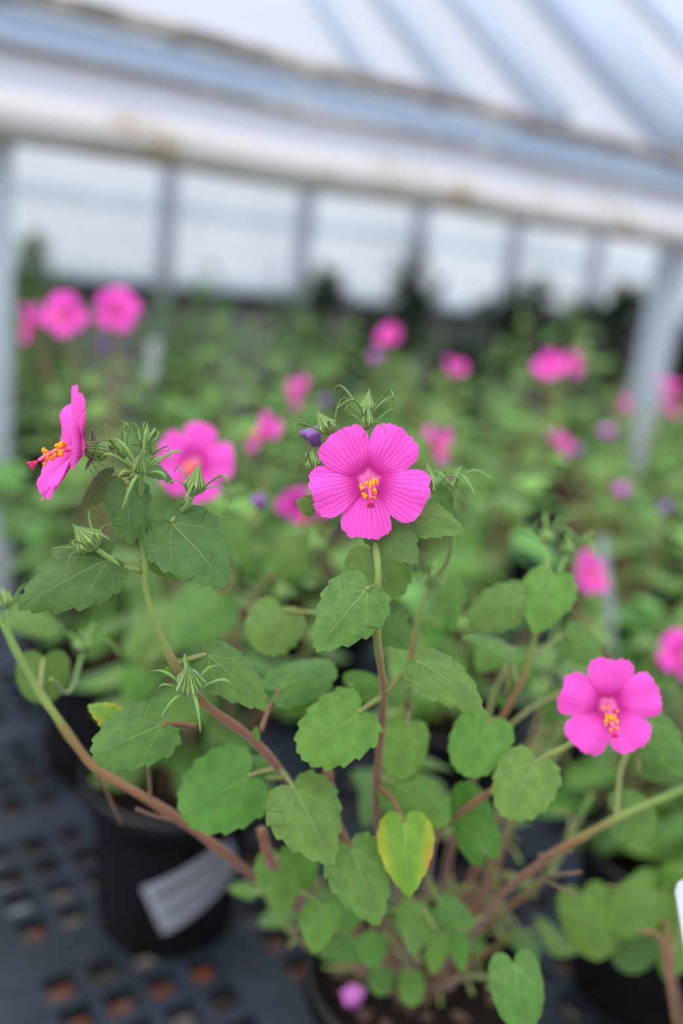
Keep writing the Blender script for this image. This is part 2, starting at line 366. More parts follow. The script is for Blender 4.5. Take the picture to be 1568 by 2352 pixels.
# ---------------------------------------------------------------- benches
PIT = .0375; HOLE = .026; BZ = .79
MOD = PIT * 5
def panel_mesh(nm):                 # nm modules square
    m = MB(); L = MOD * nm; bars = []
    x = 0
    edges = []
    for k in range(nm):
        st = k * MOD
        for j in range(4): edges.append(st + PIT * (j + 1) - HOLE / 2 + PIT * .0)
    solid = []; cur = 0
    for e in edges: solid.append((cur, e)); cur = e + HOLE
    solid.append((cur, L))
    ux, uy = G, NV
    for a, b in solid:
        m.box(ux * (L / 2) + uy * ((a + b) / 2) + Vector((0, 0, -.008)), ux * (L / 2), uy * ((b - a) / 2), Vector((0, 0, .008)))
    for a, b in solid:
        m.box(uy * (L / 2) + ux * ((a + b) / 2) + Vector((0, 0, -.0095)), uy * (L / 2), ux * ((b - a) / 2), Vector((0, 0, .0085)))
    return m.mesh('grid_panel', M['bench'], False), L
pm, PL = panel_mesh(4)
ph_s = .260 - PIT * 2; ph_n = .788 - PIT * 4          # grid phase
def bench(label, s0, nS, n0, nN):
    be = empty('plant_bench', B(s0 + nS * PL / 2, n0 + nN * PL / 2, 0)); tag(be, label, 'bench', 'black mesh benches')
    for i in range(nS):
        for j in range(nN):
            link('grid_panel', pm, be, B(s0 + i * PL, n0 + j * PL, BZ) - be.location)
    for e in (n0 + .05, n0 + nN * PL - .05):
        m = MB(); m.box(B(s0 + nS * PL / 2, e, BZ - .05) - be.location, G * (nS * PL / 2), NV * .02, Vector((0, 0, .032))); link('rail', m.mesh('rail', M['bench_leg'], False), be)
        for i in range(nS + 1):
            m = MB(); m.box(B(s0 + min(max(i * PL, .03), nS * PL - .03), e, (BZ - .082) / 2) - be.location, G * .02, NV * .02, Vector((0, 0, (BZ - .082) / 2))); link('leg', m.mesh('leg', M['bench_leg'], False), be)
    return be
k0 = ph_s - PL * 2; 
n0 = ph_n - PL * 1
bench('black plastic mesh bench in front carrying the nearest pots', k0, 6, n0, 2)
bench('black plastic mesh bench behind the steel posts, mostly hidden by plants', k0, 4, 1.72, 2)
# stones seen through the mesh
stm = []
for k in range(6):
    m = MB(); rr = random.Random(k); rings = []
    def md(u, v, rr=rr, k=k): return 1 + .35 * noise.noise(Vector((math.cos(u * 6.28) * 1.3, math.sin(u * 6.28) * 1.3, v * 2 + k * 7)))
    m.lathe([(.001, 0), (.75, .1), (1, .4), (.8, .75), (.001, .9)], 8, md); stm.append((m.mesh('pebble', M['st_orange'] if k % 3 == 0 else M['st_grey'])))
for k in range(290):
    x = random.uniform(-150, 1000 if k % 3 else 1600); y = random.uniform(1580, 2380)
    r = ray(x, y); p = CAM + r * (-CAMH / r.z); sc_ = random.uniform(.018, .042)
    link('pebble', random.choice(stm), fl, mat=Matrix.Translation(Vector((p.x, p.y, -.003))) @ Matrix.Rotation(random.uniform(0, 6.28), 4, 'Z') @ Matrix.Diagonal((sc_ * random.uniform(.8, 1.5), sc_, sc_ * .7, 1)))

# ---------------------------------------------------------------- botanical meshes
OUT = [(0, .02), (.10, -.075), (.34, -.125), (.66, -.085), (.90, .05), (1.0, .22), (.93, .40), (.74, .60), (.46, .79), (.20, .93), (0, 1.0)]
ROUND = [(0, .02), (.12, -.10), (.40, -.17), (.74, -.12), (.96, .06), (1.0, .30), (.95, .52), (.80, .72), (.54, .89), (.25, .98), (0, 1.0)]
def spline2(pts, t):
    n = len(pts) - 1; f = t * n; i = min(int(f), n - 1); f -= i
    g = lambda k: pts[max(0, min(n, k))]
    a, b, c, d = g(i - 1), g(i), g(i + 1), g(i + 2)
    return tuple(.5 * (2 * b[k] + (c[k] - a[k]) * f + (2 * a[k] - 5 * b[k] + 4 * c[k] - d[k]) * f * f + (3 * b[k] - a[k] - 3 * c[k] + d[k]) * f ** 3) for k in (0, 1))
def blade(mb, L, Wd, X, Y, Z, o, T=44, C=5, teeth=9, amp=.05, fold=.12, arch=.10, wave=.03, seed=0, outline=OUT, side_arch=.06, twist=0):
    rr = random.Random(seed); ph = rr.uniform(0, 6)
    hw = Wd / 2
    def pt(xn, yn, ef, t, sg):
        x = xn * hw; y = yn * L
        z = -fold * abs(x) * (.8 if yn > 0 else .6) + arch * L * 4 * max(yn, 0) * (1 - max(yn, 0)) * .5 - side_arch * L * xn * xn
        z += wave * L * ef * ef * math.sin(t * 13 + ph + sg) + .012 * L * noise.noise(Vector((xn * 3 + seed, yn * 5, sg)))
        z += twist * x * yn
        if yn < 0: z -= .15 * L * yn * yn
        return o + X * x + Y * y + Z * z
    mids = []
    for i in range(T + 1):
        t = i / T; mids.append(max(0, (t - .12) / .88) ** .95)
    mid_i = [mb.vert(pt(0, y, 0, y, 0), (.5, (y + .3) / 1.3)) for y in mids]
    for sg in (-1, 1):
        prev = None
        for i in range(T + 1):
            t = i / T; ox, oy = spline2(outline, t); 
            if 0.1 < t < .985:
                tt = t * teeth + (.3 if sg > 0 else 0); sw = (tt % 1.0); k = (sw * 1.35 if sw < .74 else (1 - sw) * 3.84) - .45
                am = amp * 3.0 * (.7 + .6 * rr.random() * 0 + .5 * noise.noise(Vector((tt // 1, sg * 3, seed)))) * (1 - .45 * t)
                ox += am * k * (1.1 if t < .8 else .7); oy += am * k * (.5 if t > .4 else -.25)
            ox = max(ox, 0); row = [mid_i[i]]
            for j in range(1, C + 1):
                f = (j / C) ** .9; xn = ox * f; yn = mids[i] + (oy - mids[i]) * (f ** 1.2)
                row.append(mb.vert(pt(xn * sg, yn, f, t, sg), (.5 + .5 * sg * min(xn, 1.04) / 1.08, (yn + .3) / 1.3)))
            if prev:
                for j in range(C):
                    q = (prev[j], prev[j + 1], row[j + 1], row[j]) if sg > 0 else (row[j], row[j + 1], prev[j + 1], prev[j])
                    q = tuple(dict.fromkeys(q))
                    if len(q) > 2: mb.face(*q)
            prev = row
EX, EY, EZ = Vector((1, 0, 0)), Vector((0, 1, 0)), Vector((0, 0, 1))
LM = {}
def unit_leaf(key, mat, T=16, C=2, **kw):
    m = MB(); blade(m, 1, kw.pop('w', .82), EX, EY, EZ, Vector(), T=T, C=C, **kw); LM[key] = m.mesh('leaf', mat); return LM[key]
for k in range(5):
    unit_leaf('b%d' % k, M['leaf_back'] if k else M['leaf_lime'], teeth=6, amp=.06, w=(.86, .74, .95, .8, .7)[k], arch=.18 + .06 * k, fold=.12 + .1 * (k % 3), seed=k, outline=ROUND if k % 2 else OUT)
for k in range(3):
    unit_leaf('m%d' % k, (M['leaf'], M['leaf_dark'], M['leaf_lime'])[k], T=30, C=4, teeth=8, amp=.05, w=(.86, .78, .9)[k], arch=.14 + .06 * k, fold=.15, seed=40 + k, outline=ROUND if k == 2 else OUT)
PO = [(0, 0), (.20, .0), (.32, .12), (.56, .29), (.79, .45), (.95, .61), (1.0, .77), (.84, .905), (.56, .975), (.27, 1.0), (0, 1.0)]
def petal_mesh(seed, T=40, C=6):
    m = MB(); rr = random.Random(seed); hw = .452
    def pt(xn, yn):
        x = xn * hw * (1 + .04 * math.sin(seed * 3)); z = .20 * yn - .17 * yn * yn * yn - .10 * xn * xn * yn + .035 * math.sin(xn * 5 + seed) * yn + .05 * xn * yn + .02 * noise.noise(Vector((xn * 2, yn * 3, seed * 5)))
        return Vector((x, yn, z))
    mids = [max(0, (i / T - .06) / .94) ** .75 for i in range(T + 1)]
    mi = [m.vert(pt(0, y), (.5, y)) for y in mids]
    for sg in (-1, 1):
        prev = None
        for i in range(T + 1):
            t = i / T; ox, oy = spline2(PO, t); skew = 1 + .06 * sg * math.sin(seed)
            ox *= skew
            if t > .5:
                nz = noise.noise(Vector((t * 16, sg * 2.2, seed * 9))) * .05 + noise.noise(Vector((t * 44, sg * 2.2, seed * 5))) * .035
                if t < .97: ox += nz * (1 - t) * 2.2
                oy += nz * (1 if t < .97 else .4)
            row = [mi[i]]
            for j in range(1, C + 1):
                f = j / C; xn = max(ox, 0) * f; yn = mids[i] + (oy - mids[i]) * f ** 1.4; row.append(m.vert(pt(xn * sg, max(yn, 0)), (.5 + .5 * sg * xn, yn)))
            if prev:
                for j in range(C):
                    q = (prev[j], prev[j + 1], row[j + 1], row[j]) if sg > 0 else (row[j], row[j + 1], prev[j + 1], prev[j])
                    q = tuple(dict.fromkeys(q))
                    if len(q) > 2: m.face(*q)
            prev = row
    return m.mesh('petal', M['petal'])
PET = [petal_mesh(s) for s in (1, 2, 3, 4, 5)]
PETL = [petal_mesh(s, 16, 3) for s in (6, 7)]
def bud_mesh(seg=60, rings=18):
    m = MB(); prof = []
    for j in range(rings + 1):
        h = j / rings; r = .40 * (math.sin(min(1, h / .34) * math.pi / 2) ** .6 if h < .34 else (1 - (h - .34) / .66) ** 1.25); prof.append((max(r, .012), h))
    def md(u, v):
        e = abs(math.cos(2.5 * 2 * math.pi * u)); k = min(1, v * 2.5)
        return 1 + (.42 * e ** 1.6 - .16) * k + .03 * math.cos(15 * 2 * math.pi * u) + .05 * math.sin(2 * math.pi * u + 3 * v)
    m.lathe(prof, seg, md); return m.mesh('bud', M['bud'])
BUD = bud_mesh(); BUDL = bud_mesh(20, 8)
def bract_mesh(kind):               # unit length, springs from origin outward (+Y) and curls
    m = MB(); pts = []
    for i in range(13):
        t = i / 12
        if kind == 0: p = Vector((0, .75 * math.sin(t * 1.5), .62 * math.sin(t * 2.35)))
        elif kind == 1: p = Vector((.1 * t * t, .92 * t, .35 * math.sin(t * 3.0)))
        else: p = Vector((-.08 * t, .55 * math.sin(t * 1.9), .95 * t - .25 * t ** 4))
        pts.append(p)
    m.tube(pts, lambda t: .042 * (.55 + 1.0 * math.sin(min(1, t * 1.6) * 1.5)) * (1 - .75 * t), 6, flat=.4); return m.mesh('bract', M['bract'])
BRA = [bract_mesh(k) for k in range(3)]
def sph(mat, name='anther'):
    m = MB(); m.lathe([(.05, -1), (.7, -.7), (1, 0), (.7, .7), (.05, 1)], 8); return m.mesh(name, mat)
ANT = sph(M['anther'])
def column_mesh(stig=True):         # unit petal length; declines towards -Y
    m = MB(); pts = [Vector((0, 0, 0)), Vector((0, -.02, .18)), Vector((0, -.07, .36)), Vector((0, -.16, .54)), Vector((0, -.28, .68))]
    c = catmull(pts, 4); m.tube(c, lambda t: .05 - .022 * t, 8); 
    e = c[-1]; d = (c[-1] - c[-2]).normalized()
    for k in range(6):
        a = k * 1.05; q = e + d * .13 + (EX * math.cos(a) + d.cross(EX) * math.sin(a)) * .05
        m.cur = 1; m.tube([e, (e + q) / 2 + d * .01, q], lambda t: .012, 5); m.tube([q, q + d * .03], .024, 6)
    return m.mesh('stamen_column', [M['column'], M['stigma']])
COL = column_mesh()
def frame(z, yref):
    z = z.normalized(); y = (yref - z * yref.dot(z)).normalized(); x = y.cross(z)
    return Matrix(((x.x, y.x, z.x, 0), (x.y, y.y, z.y, 0), (x.z, y.z, z.z, 0), (0, 0, 0, 1)))
def calyx_mesh():
    m = MB()
    m.lathe([(.03, -.36), (.10, -.34), (.15, -.26), (.155, -.16), (.13, -.06), (.09, .0)], 20, lambda u, v: 1 + .1 * math.cos(10 * math.pi * u))
    for k in range(5):
        a = k * 2 * math.pi / 5 + .6; d = Vector((math.cos(a), math.sin(a), 0)); s = Vector((-d.y, d.x, 0)); rows = []
        for i in range(7):
            t = i / 6; w = .11 * math.sin(min(1, (t + .25) * 1.0) * 2.3) * (1 - t ** 3) + .004; p = d * (.10 + .26 * t) + Vector((0, 0, -.15 + .11 * t - .03 * t * t))
            rows.append([m.vert(p - s * w, (k / 5, t)), m.vert(p + Vector((0, 0, -.015)), (k / 5 + .1, t)), m.vert(p + s * w, (k / 5 + .2, t))])
        for a_, b_ in zip(rows, rows[1:]):
            for j in range(2): m.face(a_[j], a_[j + 1], b_[j + 1], b_[j])
    return m.mesh('flower', M['bud'])
CAL = calyx_mesh()
def flower(parent, P, axis, R, hero=True, cup=.20, down=None, spin=0.0, bracts=True, seed=0, squash=None):
    """open flower at P facing axis; down = direction in which the column declines"""
    rr = random.Random(seed); down = down or -UP
    Mx = Matrix.Translation(P - parent.location) @ frame(axis, -down) @ Matrix.Scale(R, 4)
    f = link('flower', CAL, parent, mat=Mx)
    for k in range(5):
        a = math.pi + k * 2 * math.pi / 5 + spin
        cu = cup if not squash else squash[k]
        lm = Matrix.Rotation(a, 4, 'Z') @ Matrix.Translation((0, .03, .004 * k)) @ Matrix.Rotation(cu, 4, 'X') @ Matrix.Rotation(.10, 4, 'Y') @ Matrix.Scale(rr.uniform(.96, 1.03), 4)
        link('petal', (PET[(k + seed) % 5] if hero else PETL[k % 2]), f, mat=lm)
    link('stamen_column', COL, f)
    n = 26 if hero else 5
    for k in range(n):
        t = rr.uniform(.3, .95); c = Vector((0, -.02 - .26 * t * t, .12 + .5 * t)); a = rr.uniform(0, 6.28); r_ = rr.uniform(.08, .15)
        q = c + Vector((math.cos(a) * r_, math.sin(a) * r_ * .8, rr.uniform(.0, .08))); s_ = rr.uniform(.026, .04) * (1 if hero else 1.7)
        link('anther', ANT, f, mat=Matrix.Translation(q) @ Matrix.Rotation(rr.uniform(0, 3), 4, 'X') @ Matrix.Diagonal((s_, s_, s_ * 1.3, 1)))
    if bracts:
        for k in range(7):
            lm = Matrix.Translation((0, 0, -.30)) @ Matrix.Rotation(k * .9 + rr.uniform(-.2, .2), 4, 'Z') @ Matrix.Scale(rr.uniform(.45, .62), 4)
            link('bract', BRA[1], f, mat=lm)
    return f
BUDC = {}
def bud(parent, P0, P1, wid, nb=7, blen=1.0, hero=True, seed=0, kinds=(0, 1, 0)):
    rr = random.Random(seed); ax = P1 - P0; L = ax.length
    Fm = frame(ax, UP if abs(ax.normalized().dot(UP)) < .9 else FW)
    Mx = Matrix.Translation(P0 - parent.location) @ Fm
    asp = round(wid / .9 / L, 1 if hero else 0) or .6; key = (hero, asp)
    if key not in BUDC: BUDC[key] = (BUD if hero else BUDL).copy(); BUDC[key].transform(Matrix.Diagonal((asp, asp, 1, 1)))
    b = link('bud', BUDC[key], parent, mat=Mx @ Matrix.Scale(L, 4))
    inv = Matrix.Scale(1 / L, 4)
    for k in range(nb):
        s_ = blen * wid * rr.uniform(1.2, 1.9)
        link('bract', BRA[kinds[k % len(kinds)]], b, mat=inv @ Matrix.Translation((0, 0, .02 * L)) @ Matrix.Rotation(k * 2 * math.pi / nb + rr.uniform(-.3, .3), 4, 'Z') @ Matrix.Translation((0, wid * .1, 0)) @ Matrix.Scale(s_, 4))
    return b

# ---------------------------------------------------------------- pots
def pot_mesh():
    m = MB(); H = .152; 
    prof = [(.001, 0), (.058, 0), (.062, .004), (.0655, .05), (.0715, .125), (.0725, .132), (.0795, .133), (.0815, .136), (.0815, .149), (.080, .152), (.0775, .152), (.0765, .148), (.0745, .120), (.070, .118), (.001, .118)]
    m.lathe(prof, 96, lambda u, v: 1 + (.010 * (1 if (u * 24) % 1 < .5 else -1) if .12 < v < .36 else 0)); return m.mesh('pot', M['pot'], True)
POT = pot_mesh()
def soil_mesh(seed):
    m = MB(); rings = []; nr, ns = 12, 40
    for j in range(nr + 1):
        r = .0755 * j / nr; rings.append([m.vert((r * math.cos(k * 2 * math.pi / ns), r * math.sin(k * 2 * math.pi / ns), .131 + .006 * noise.noise(Vector((r * 60 * math.cos(k * 2 * math.pi / ns), r * 60 * math.sin(k * 2 * math.pi / ns), seed))) + .004 * noise.noise(Vector((r * 180 * math.cos(k * 2 * math.pi / ns), r * 180 * math.sin(k * 2 * math.pi / ns), seed)))), (r, k / ns)) for k in range(ns)])
    for a, b in zip(rings, rings[1:]):
        for k in range(ns): m.face(a[k], a[(k + 1) % ns], b[(k + 1) % ns], b[k])
    return m.mesh('soil', M['soil'])
SOIL = [soil_mesh(k) for k in range(2)]
m = MB(); m.lathe([(.05, 0), (.8, .05), (1, .3), (.7, .5), (.05, .55)], 7, lambda u, v: 1 + .4 * noise.noise(Vector((math.cos(u * 6.28) * 2, math.sin(u * 6.28) * 2, v)))); CHIP = m.mesh('bark_chip', M['bark'], False)
def potted(label, loc, group=None, seed=0, chips=0):
    e = empty('potted_rock_rose', loc); tag(e, label, 'potted plant', group)
    link('pot', POT, e); link('soil', SOIL[seed % 2], e); rr = random.Random(seed)
    for k in range(chips):
        a = rr.uniform(0, 6.28); r = .07 * math.sqrt(rr.random()); s = rr.uniform(.002, .006)
        link('bark_chip', CHIP, e, mat=Matrix.Translation((r * math.cos(a), r * math.sin(a), .129)) @ Matrix.Rotation(rr.uniform(0, 6), 4, 'Z') @ Matrix.Diagonal((s * 1.6, s * .8, s, 1)))
    return e

# ---------------------------------------------------------------- generic leafy plant (local, base at pot bottom)
def make_template(seed, n_st=8, hgt=.26, spread=.13, lmin=.030, lmax=.055, keys=('b0', 'b1', 'b2', 'b3', 'b4'), n_leaf=8, buds=True, low=0):
    rr = random.Random(seed); stems = []; leaves = []; bd = []
    for i in range(n_st):
        a = i * 2.4 + rr.uniform(-.4, .4); sprd = spread * rr.uniform(.25, 1.15); h = hgt * rr.uniform(.62, 1.1); d = Vector((math.cos(a), math.sin(a), 0))
        b0 = Vector((rr.uniform(-.015, .015), rr.uniform(-.015, .015), .128))
        ctrl = [b0, b0 + d * sprd * .35 + EZ * h * .33, b0 + d * sprd * .75 + EZ * h * .68 + Vector((rr.uniform(-.015, .015), rr.uniform(-.015, .015), 0)), b0 + d * sprd + EZ * h]
        c = catmull(ctrl, 6); m = MB(); m.tube(c, lambda t: .0026 - .0014 * t, 6)
        for k in range(n_leaf):
            t = .18 + .8 * (k + rr.random() * .5) / n_leaf; f = t * (len(c) - 1); q = int(f); p = c[q].lerp(c[min(q + 1, len(c) - 1)], f - q)
            a2 = a + k * 2.3 + rr.uniform(-.6, .6); d2 = Vector((math.cos(a2), math.sin(a2), 0)); pl = rr.uniform(.014, .034) * (1.2 - .5 * t)
            e = p + d2 * pl + EZ * pl * rr.uniform(.1, .6); m.cur = 0
            m.tube([p, (p + e) / 2 + EZ * .004, e], lambda t: .0010, 5, .6, .8)
            ydir = (d2 + EZ * rr.uniform(-.9, .1)).normalized(); zr = EZ + d2 * .3 + Vector((rr.uniform(-.3, .3), rr.uniform(-.3, .3), 0))
            L = rr.uniform(lmin, lmax) * (1 if t < .75 else .7)
            z = (zr - ydir * zr.dot(ydir)).normalized(); x = ydir.cross(z)
            Mx = Matrix(((x.x * L, ydir.x * L, z.x * L, e.x), (x.y * L, ydir.y * L, z.y * L, e.y), (x.z * L, ydir.z * L, z.z * L, e.z), (0, 0, 0, 1)))
            leaves.append((rr.choice(keys), Mx))
        stems.append(m.mesh('stem', M['stem']))
        if buds and rr.random() < .7: bd.append((c[-1], (c[-1] - c[-4]).normalized(), rr.uniform(.011, .017)))
    return stems, leaves, bd
def instance(tmpl, e, rot, keep=1.0, sz=1.0, avoid=None):
    R_ = Matrix.Rotation(rot, 4, 'Z') @ Matrix.Diagonal((1, 1, 1, 1)); stems, leaves, bd = tmpl
    S_ = Matrix.Translation((0, 0, .128)) @ Matrix.Diagonal((1, 1, sz, 1)) @ Matrix.Translation((0, 0, -.128)) if sz != 1 else Matrix()
    for s in stems: link('stem', s, e, mat=S_ @ R_)
    for i, (k, mx) in enumerate(leaves):
        if keep < 1 and (i * 7919 % 100) / 100 > keep: continue
        T_ = R_ @ mx; p = S_ @ T_.translation; T_ = T_.copy(); T_.translation = p
        if avoid and avoid(e.location + p): continue
        link('leaf', LM[k], e, mat=T_)
    for p, d, s in bd:
        p = S_ @ (R_ @ p); 
        if avoid and avoid(e.location + p): continue
        bud(e, e.location + p, e.location + p + (R_.to_3x3() @ d) * s * 1.5, s, 6, 1.1, False)
#@@PLANTS
# ---------------------------------------------------------------- hand-placed plants
def near(d): return d if d < .345 else (.345 + (d - .345) * .66 if d < .5 else .4473 + (d - .5) * (.615 - .4473) / .115)
class Hero:
    def __init__(s, e, fd=None): s.e = e; s.pts = []; s.n = 0; s.fd = fd or (lambda d: d)
    def stem(s, pts, r0, r1, per=6, u0=0, u1=1, name='stem', mat=None, nodes=True):
        c = catmull([W(p[0], p[1], s.fd(p[2])) for p in pts], per); o = s.e.location; m = MB(); n = len(c)
        rad = lambda t: (r1 + (r0 - r1) * t) * (1 + (.10 * math.sin(t * 57) if nodes else 0))
        m.tube([p - o for p in c], rad, 12, u1, u0)          # points run from tip to root
        s.pts += c; return link(name, m.mesh(name, mat or M['stem']), s.e)
    def leaf(s, base, tip, wd, d0, d1=None, roll=None, mat='leaf', att=None, fold=.14, arch=.14, side=.05, wave=.02, outline=OUT, amp=.05, teeth=9, pet='petiole', hi=False, twist=0, label=None):
        s.n += 1; rr = random.Random(s.n * 13 + 5); d1 = s.fd(d1 or d0); d0 = s.fd(d0)
        P0 = W(base[0], base[1], d0); P1 = W(tip[0], tip[1], d1); Y = P1 - P0; L = Y.length; Y.normalize()
        nc = (CAM - P0).normalized(); z = (nc - Y * nc.dot(Y)).normalized()
        ro = math.radians(roll if roll is not None else rr.uniform(-22, 22)); z = Matrix.Rotation(ro, 3, Y) @ z; X = Y.cross(z)
        m = MB(); wm = wd * d0 / FPX / max(.35, math.cos(ro))
        blade(m, L, wm, X, Y, z, Vector(), T=110 if hi else 60, C=8 if hi else 5, teeth=teeth, amp=amp, fold=fold, arch=arch, wave=wave, seed=s.n, outline=outline, side_arch=side, twist=twist)
        if att != 0 and s.pts:
            if att: A = W(att[0], att[1], s.fd(att[2]))
            else: A = min(s.pts, key=lambda p: (p - P0).length_squared + 3 * max(0, p.z - P0.z) ** 2)
            if (A - P0).length < .09:
                mid = (A + P0) / 2 - z * .12 * (A - P0).length + EZ * .06 * (A - P0).length
                m.cur = 1; m.tube([q - P0 for q in catmull([A, mid, P0 + z * .0004], 5)], lambda t: .00095 + .0003 * (1 - t), 8)
        o = link('leaf', m.mesh('leaf', [M[mat], M[pet]]), s.e, P0 - s.e.location)
        if label: o['label'] = label
        return o
    def bud(s, b, t, wd, d, dt=None, nb=7, blen=1.0, att=None, hero=True, kinds=(0, 1, 0), ln=1.0):
        s.n += 1; dt = s.fd(dt or d); d = s.fd(d); P0 = W(b[0], b[1], d); P1 = W(t[0], t[1], dt or d); P1 = P0 + (P1 - P0) * ln
        bd = bud(s.e, P0, P1, wd * d / FPX, nb, blen, hero, s.n, kinds)
        if att:
            A = W(att[0], att[1], s.fd(att[2])); m = MB(); pd = (P0 - P1).normalized() * (A - P0).length * .35
            m.tube([q - s.e.location for q in catmull([A, (A + P0 + pd) / 2 + (P0 + pd - A) * .1, P0], 6)], .0010, 8, .8, 1); link('bud_stalk', m.mesh('bud_stalk', M['stem']), s.e)
        return bd
def axis(r, u, t): return (RT * r + UP * u - FW * t).normalized()
FR = .0238
def potpos(s, n): return B(s, n, BZ)
# ---- the plant in front
E0 = potted('tallest potted rock rose in front, with three sharp pink blooms and long arching stems', Vector((.0925, .511, BZ)), None, 0, 70)
H = Hero(E0, near)
ROOT = (960, 2215, .615)
H.stem([(322, 1205, .345), (333, 1290, .345), (336, 1360, .347), (365, 1450, .352), (400, 1525, .36), (450, 1598, .37), (500, 1640, .38), (572, 1692, .40), (640, 1765, .43), (720, 1880, .48), (820, 2040, .54), (930, 2210, .61)], .0022, .0013, u0=0, u1=1)
H.stem([(856, 1190, .378), (862, 1250, .368), (868, 1320, .36), (863, 1440, .37), (874, 1530, .39), (881, 1600, .41), (873, 1700, .44), (866, 1800, .47), (872, 1920, .51), (920, 2080, .57), (955, 2215, .615)], .0022, .0012)
H.stem([(-30, 1370, .43), (5, 1430, .43), (45, 1510, .435), (92, 1592, .44), (125, 1640, .44), (170, 1705, .445), (225, 1768, .45), (340, 1836, .46), (430, 1895, .475), (510, 1955, .49), (590, 2020, .51), (700, 2095, .54), (830, 2170, .58), (940, 2225, .61)], .0026, .0015)
H.stem([(1700, 1745, .47), (1568, 1812, .475), (1440, 1868, .48), (1350, 1915, .49), (1280, 1955, .50), (1220, 2000, .51), (1150, 2055, .53), (1110, 2110, .55), (1072, 2162, .57), (1010, 2230, .61)], .0026, .0017)
H.stem([(1388, 1640, .425), (1320, 1702, .44), (1250, 1742, .445), (1120, 1822, .46), (1035, 1885, .49), (998, 1925, .51), (975, 2050, .56), (965, 2210, .61)], .0022, .0013)
H.stem([(600, 1905, .47), (625, 1985, .485), (690, 2068, .52), (770, 2140, .56), (920, 2225, .61)], .0026, .0024, u1=.45)
H.stem([(752, 1765, .45), (765, 1850, .47), (790, 1935, .50), (860, 2080, .56), (940, 2210, .61)], .0026, .0022, u1=.45)
H.stem([(1262, 1330, .49), (1232, 1445, .49), (1205, 1545, .49), (1150, 1655, .50), (1095, 1770, .52), (1040, 1930, .55), (990, 2200, .61)], .0022, .0013)
H.stem([(985, 1330, .47), (965, 1400, .47), (950, 1470, .475), (942, 1540, .48), (936, 1650, .50), (940, 1800, .53), (950, 2200, .61)], .0020, .0012)
for tw in ([(1312, 1955, .48), (1285, 1960, .49), (1235, 1965, .497)], [(1335, 2003, .5), (1290, 2008, .5), (1235, 2015, .508)], [(1325, 2055, .5), (1290, 2040, .5), (1232, 2015, .508)], [(1152, 1960, .52), (1150, 2000, .525), (1148, 2052, .53)],
           [(278, 1895, .5), (255, 1840, .47), (222, 1775, .45)], [(340, 1750, .45), (343, 1790, .455), (345, 1838, .46)], [(312, 1857, .455), (350, 1872, .46), (405, 1885, .468)], [(590, 1865, .47), (575, 1850, .46), (610, 1830, .44)]):
    H.stem(tw, .0008, .0007, name='twig', mat=M['twig'], nodes=False)
lf = H.leaf
# left cluster
lf((290, 1112), (302, 1252), 104, .340, .338, 8, 'leaf_dark', (318, 1080, .345), hi=True, amp=.07, fold=.1)
lf((393, 1200), (523, 1347), 178, .342, .335, -12, 'leaf_dark', (415, 1170, .348), hi=True, amp=.055, fold=.10, outline=OUT)
lf((246, 1285), (40, 1398), 158, .338, .330, 14, 'leaf_dark', (326, 1312, .345), hi=True, amp=.06, fold=.12)
lf((258, 1094), (187, 1166), 60, .350, .352, 40, 'leaf_dark', (310, 1085, .347), hi=True, amp=.07)
lf((342, 1072), (397, 1110), 34, .345, .342, -35, 'leaf_dark', (326, 1085, .345), hi=True, amp=.09)
lf((340, 1285), (434, 1328), 48, .36, .37, 50, 'leaf', (333, 1290, .346), hi=True)
lf((352, 1225), (336, 1182), 46, .352, .36, 20, 'leaf_lime', (328, 1240, .345))
# central flower leaves
lf((868, 1188), (957, 1295), 118, .372, .360, -10, 'leaf_dark', (863, 1262, .381), hi=True, amp=.05)
lf((940, 1178), (1068, 1224), 90, .374, .37, -28, 'leaf', (863, 1262, .381), hi=True, amp=.04, arch=.2)
lf((985, 1140), (1060, 1205), 90, .40, .42, -10, 'leaf', (865, 1285, .378))
lf((722, 1165), (680, 1150), 52, .368, .366, 10, 'leaf', 0, amp=.06)
lf((842, 1352), (724, 1496), 158, .352, .345, 10, 'leaf', (867, 1350, .364), hi=True, fold=.12)
lf((853, 1262), (905, 1380), 146, .42, .41, 0, 'leaf', None, outline=ROUND)
lf((872, 1408), (940, 1492), 96, .42, .42, -15, 'leaf')
lf((962, 1520), (1113, 1640), 112, .385, .375, -22, 'leaf', (884, 1590, .405), fold=.2, arch=.25, hi=True)
lf((823, 1637), (690, 1738), 160, .395, .385, 10, 'leaf_lime', (878, 1600, .41), hi=True, outline=ROUND, amp=.06)
lf((640, 1584), (770, 1530), 100, .42, .45, -20, 'leaf', (598, 1680, .405), outline=ROUND, pet='petiole_red')
lf((644, 1590), (735, 1622), 78, .43, .43, 10, 'leaf_lime', 0, outline=ROUND)
lf((645, 1400), (600, 1502), 132, .49, .48, 8, 'leaf', None, outline=ROUND)
lf((474, 1503), (616, 1630), 116, .372, .362, -16, 'leaf', (400, 1525, .36), hi=True)
lf((373, 1664), (212, 1736), 140, .385, .375, 10, 'leaf', (450, 1668, .40), hi=True, pet='petiole_red', outline=ROUND, amp=.06)
lf((275, 1655), (201, 1620), 62, .40, .40, 20, 'leaf_yellow', 0)
lf((568, 1783), (415, 1872), 185, .43, .42, 6, 'leaf_lime', (640, 1765, .43), outline=ROUND)
lf((610, 1790), (560, 1745), 76, .44, .45, 6, 'leaf', (650, 1785, .43), outline=ROUND)
lf((676, 1812), (762, 1988), 172, .405, .395, -10, 'leaf', (640, 1765, .43), hi=True)
lf((806, 1947), (868, 2128), 150, .43, .42, -8, 'leaf', (770, 1880, .475), hi=True, pet='petiole_red')
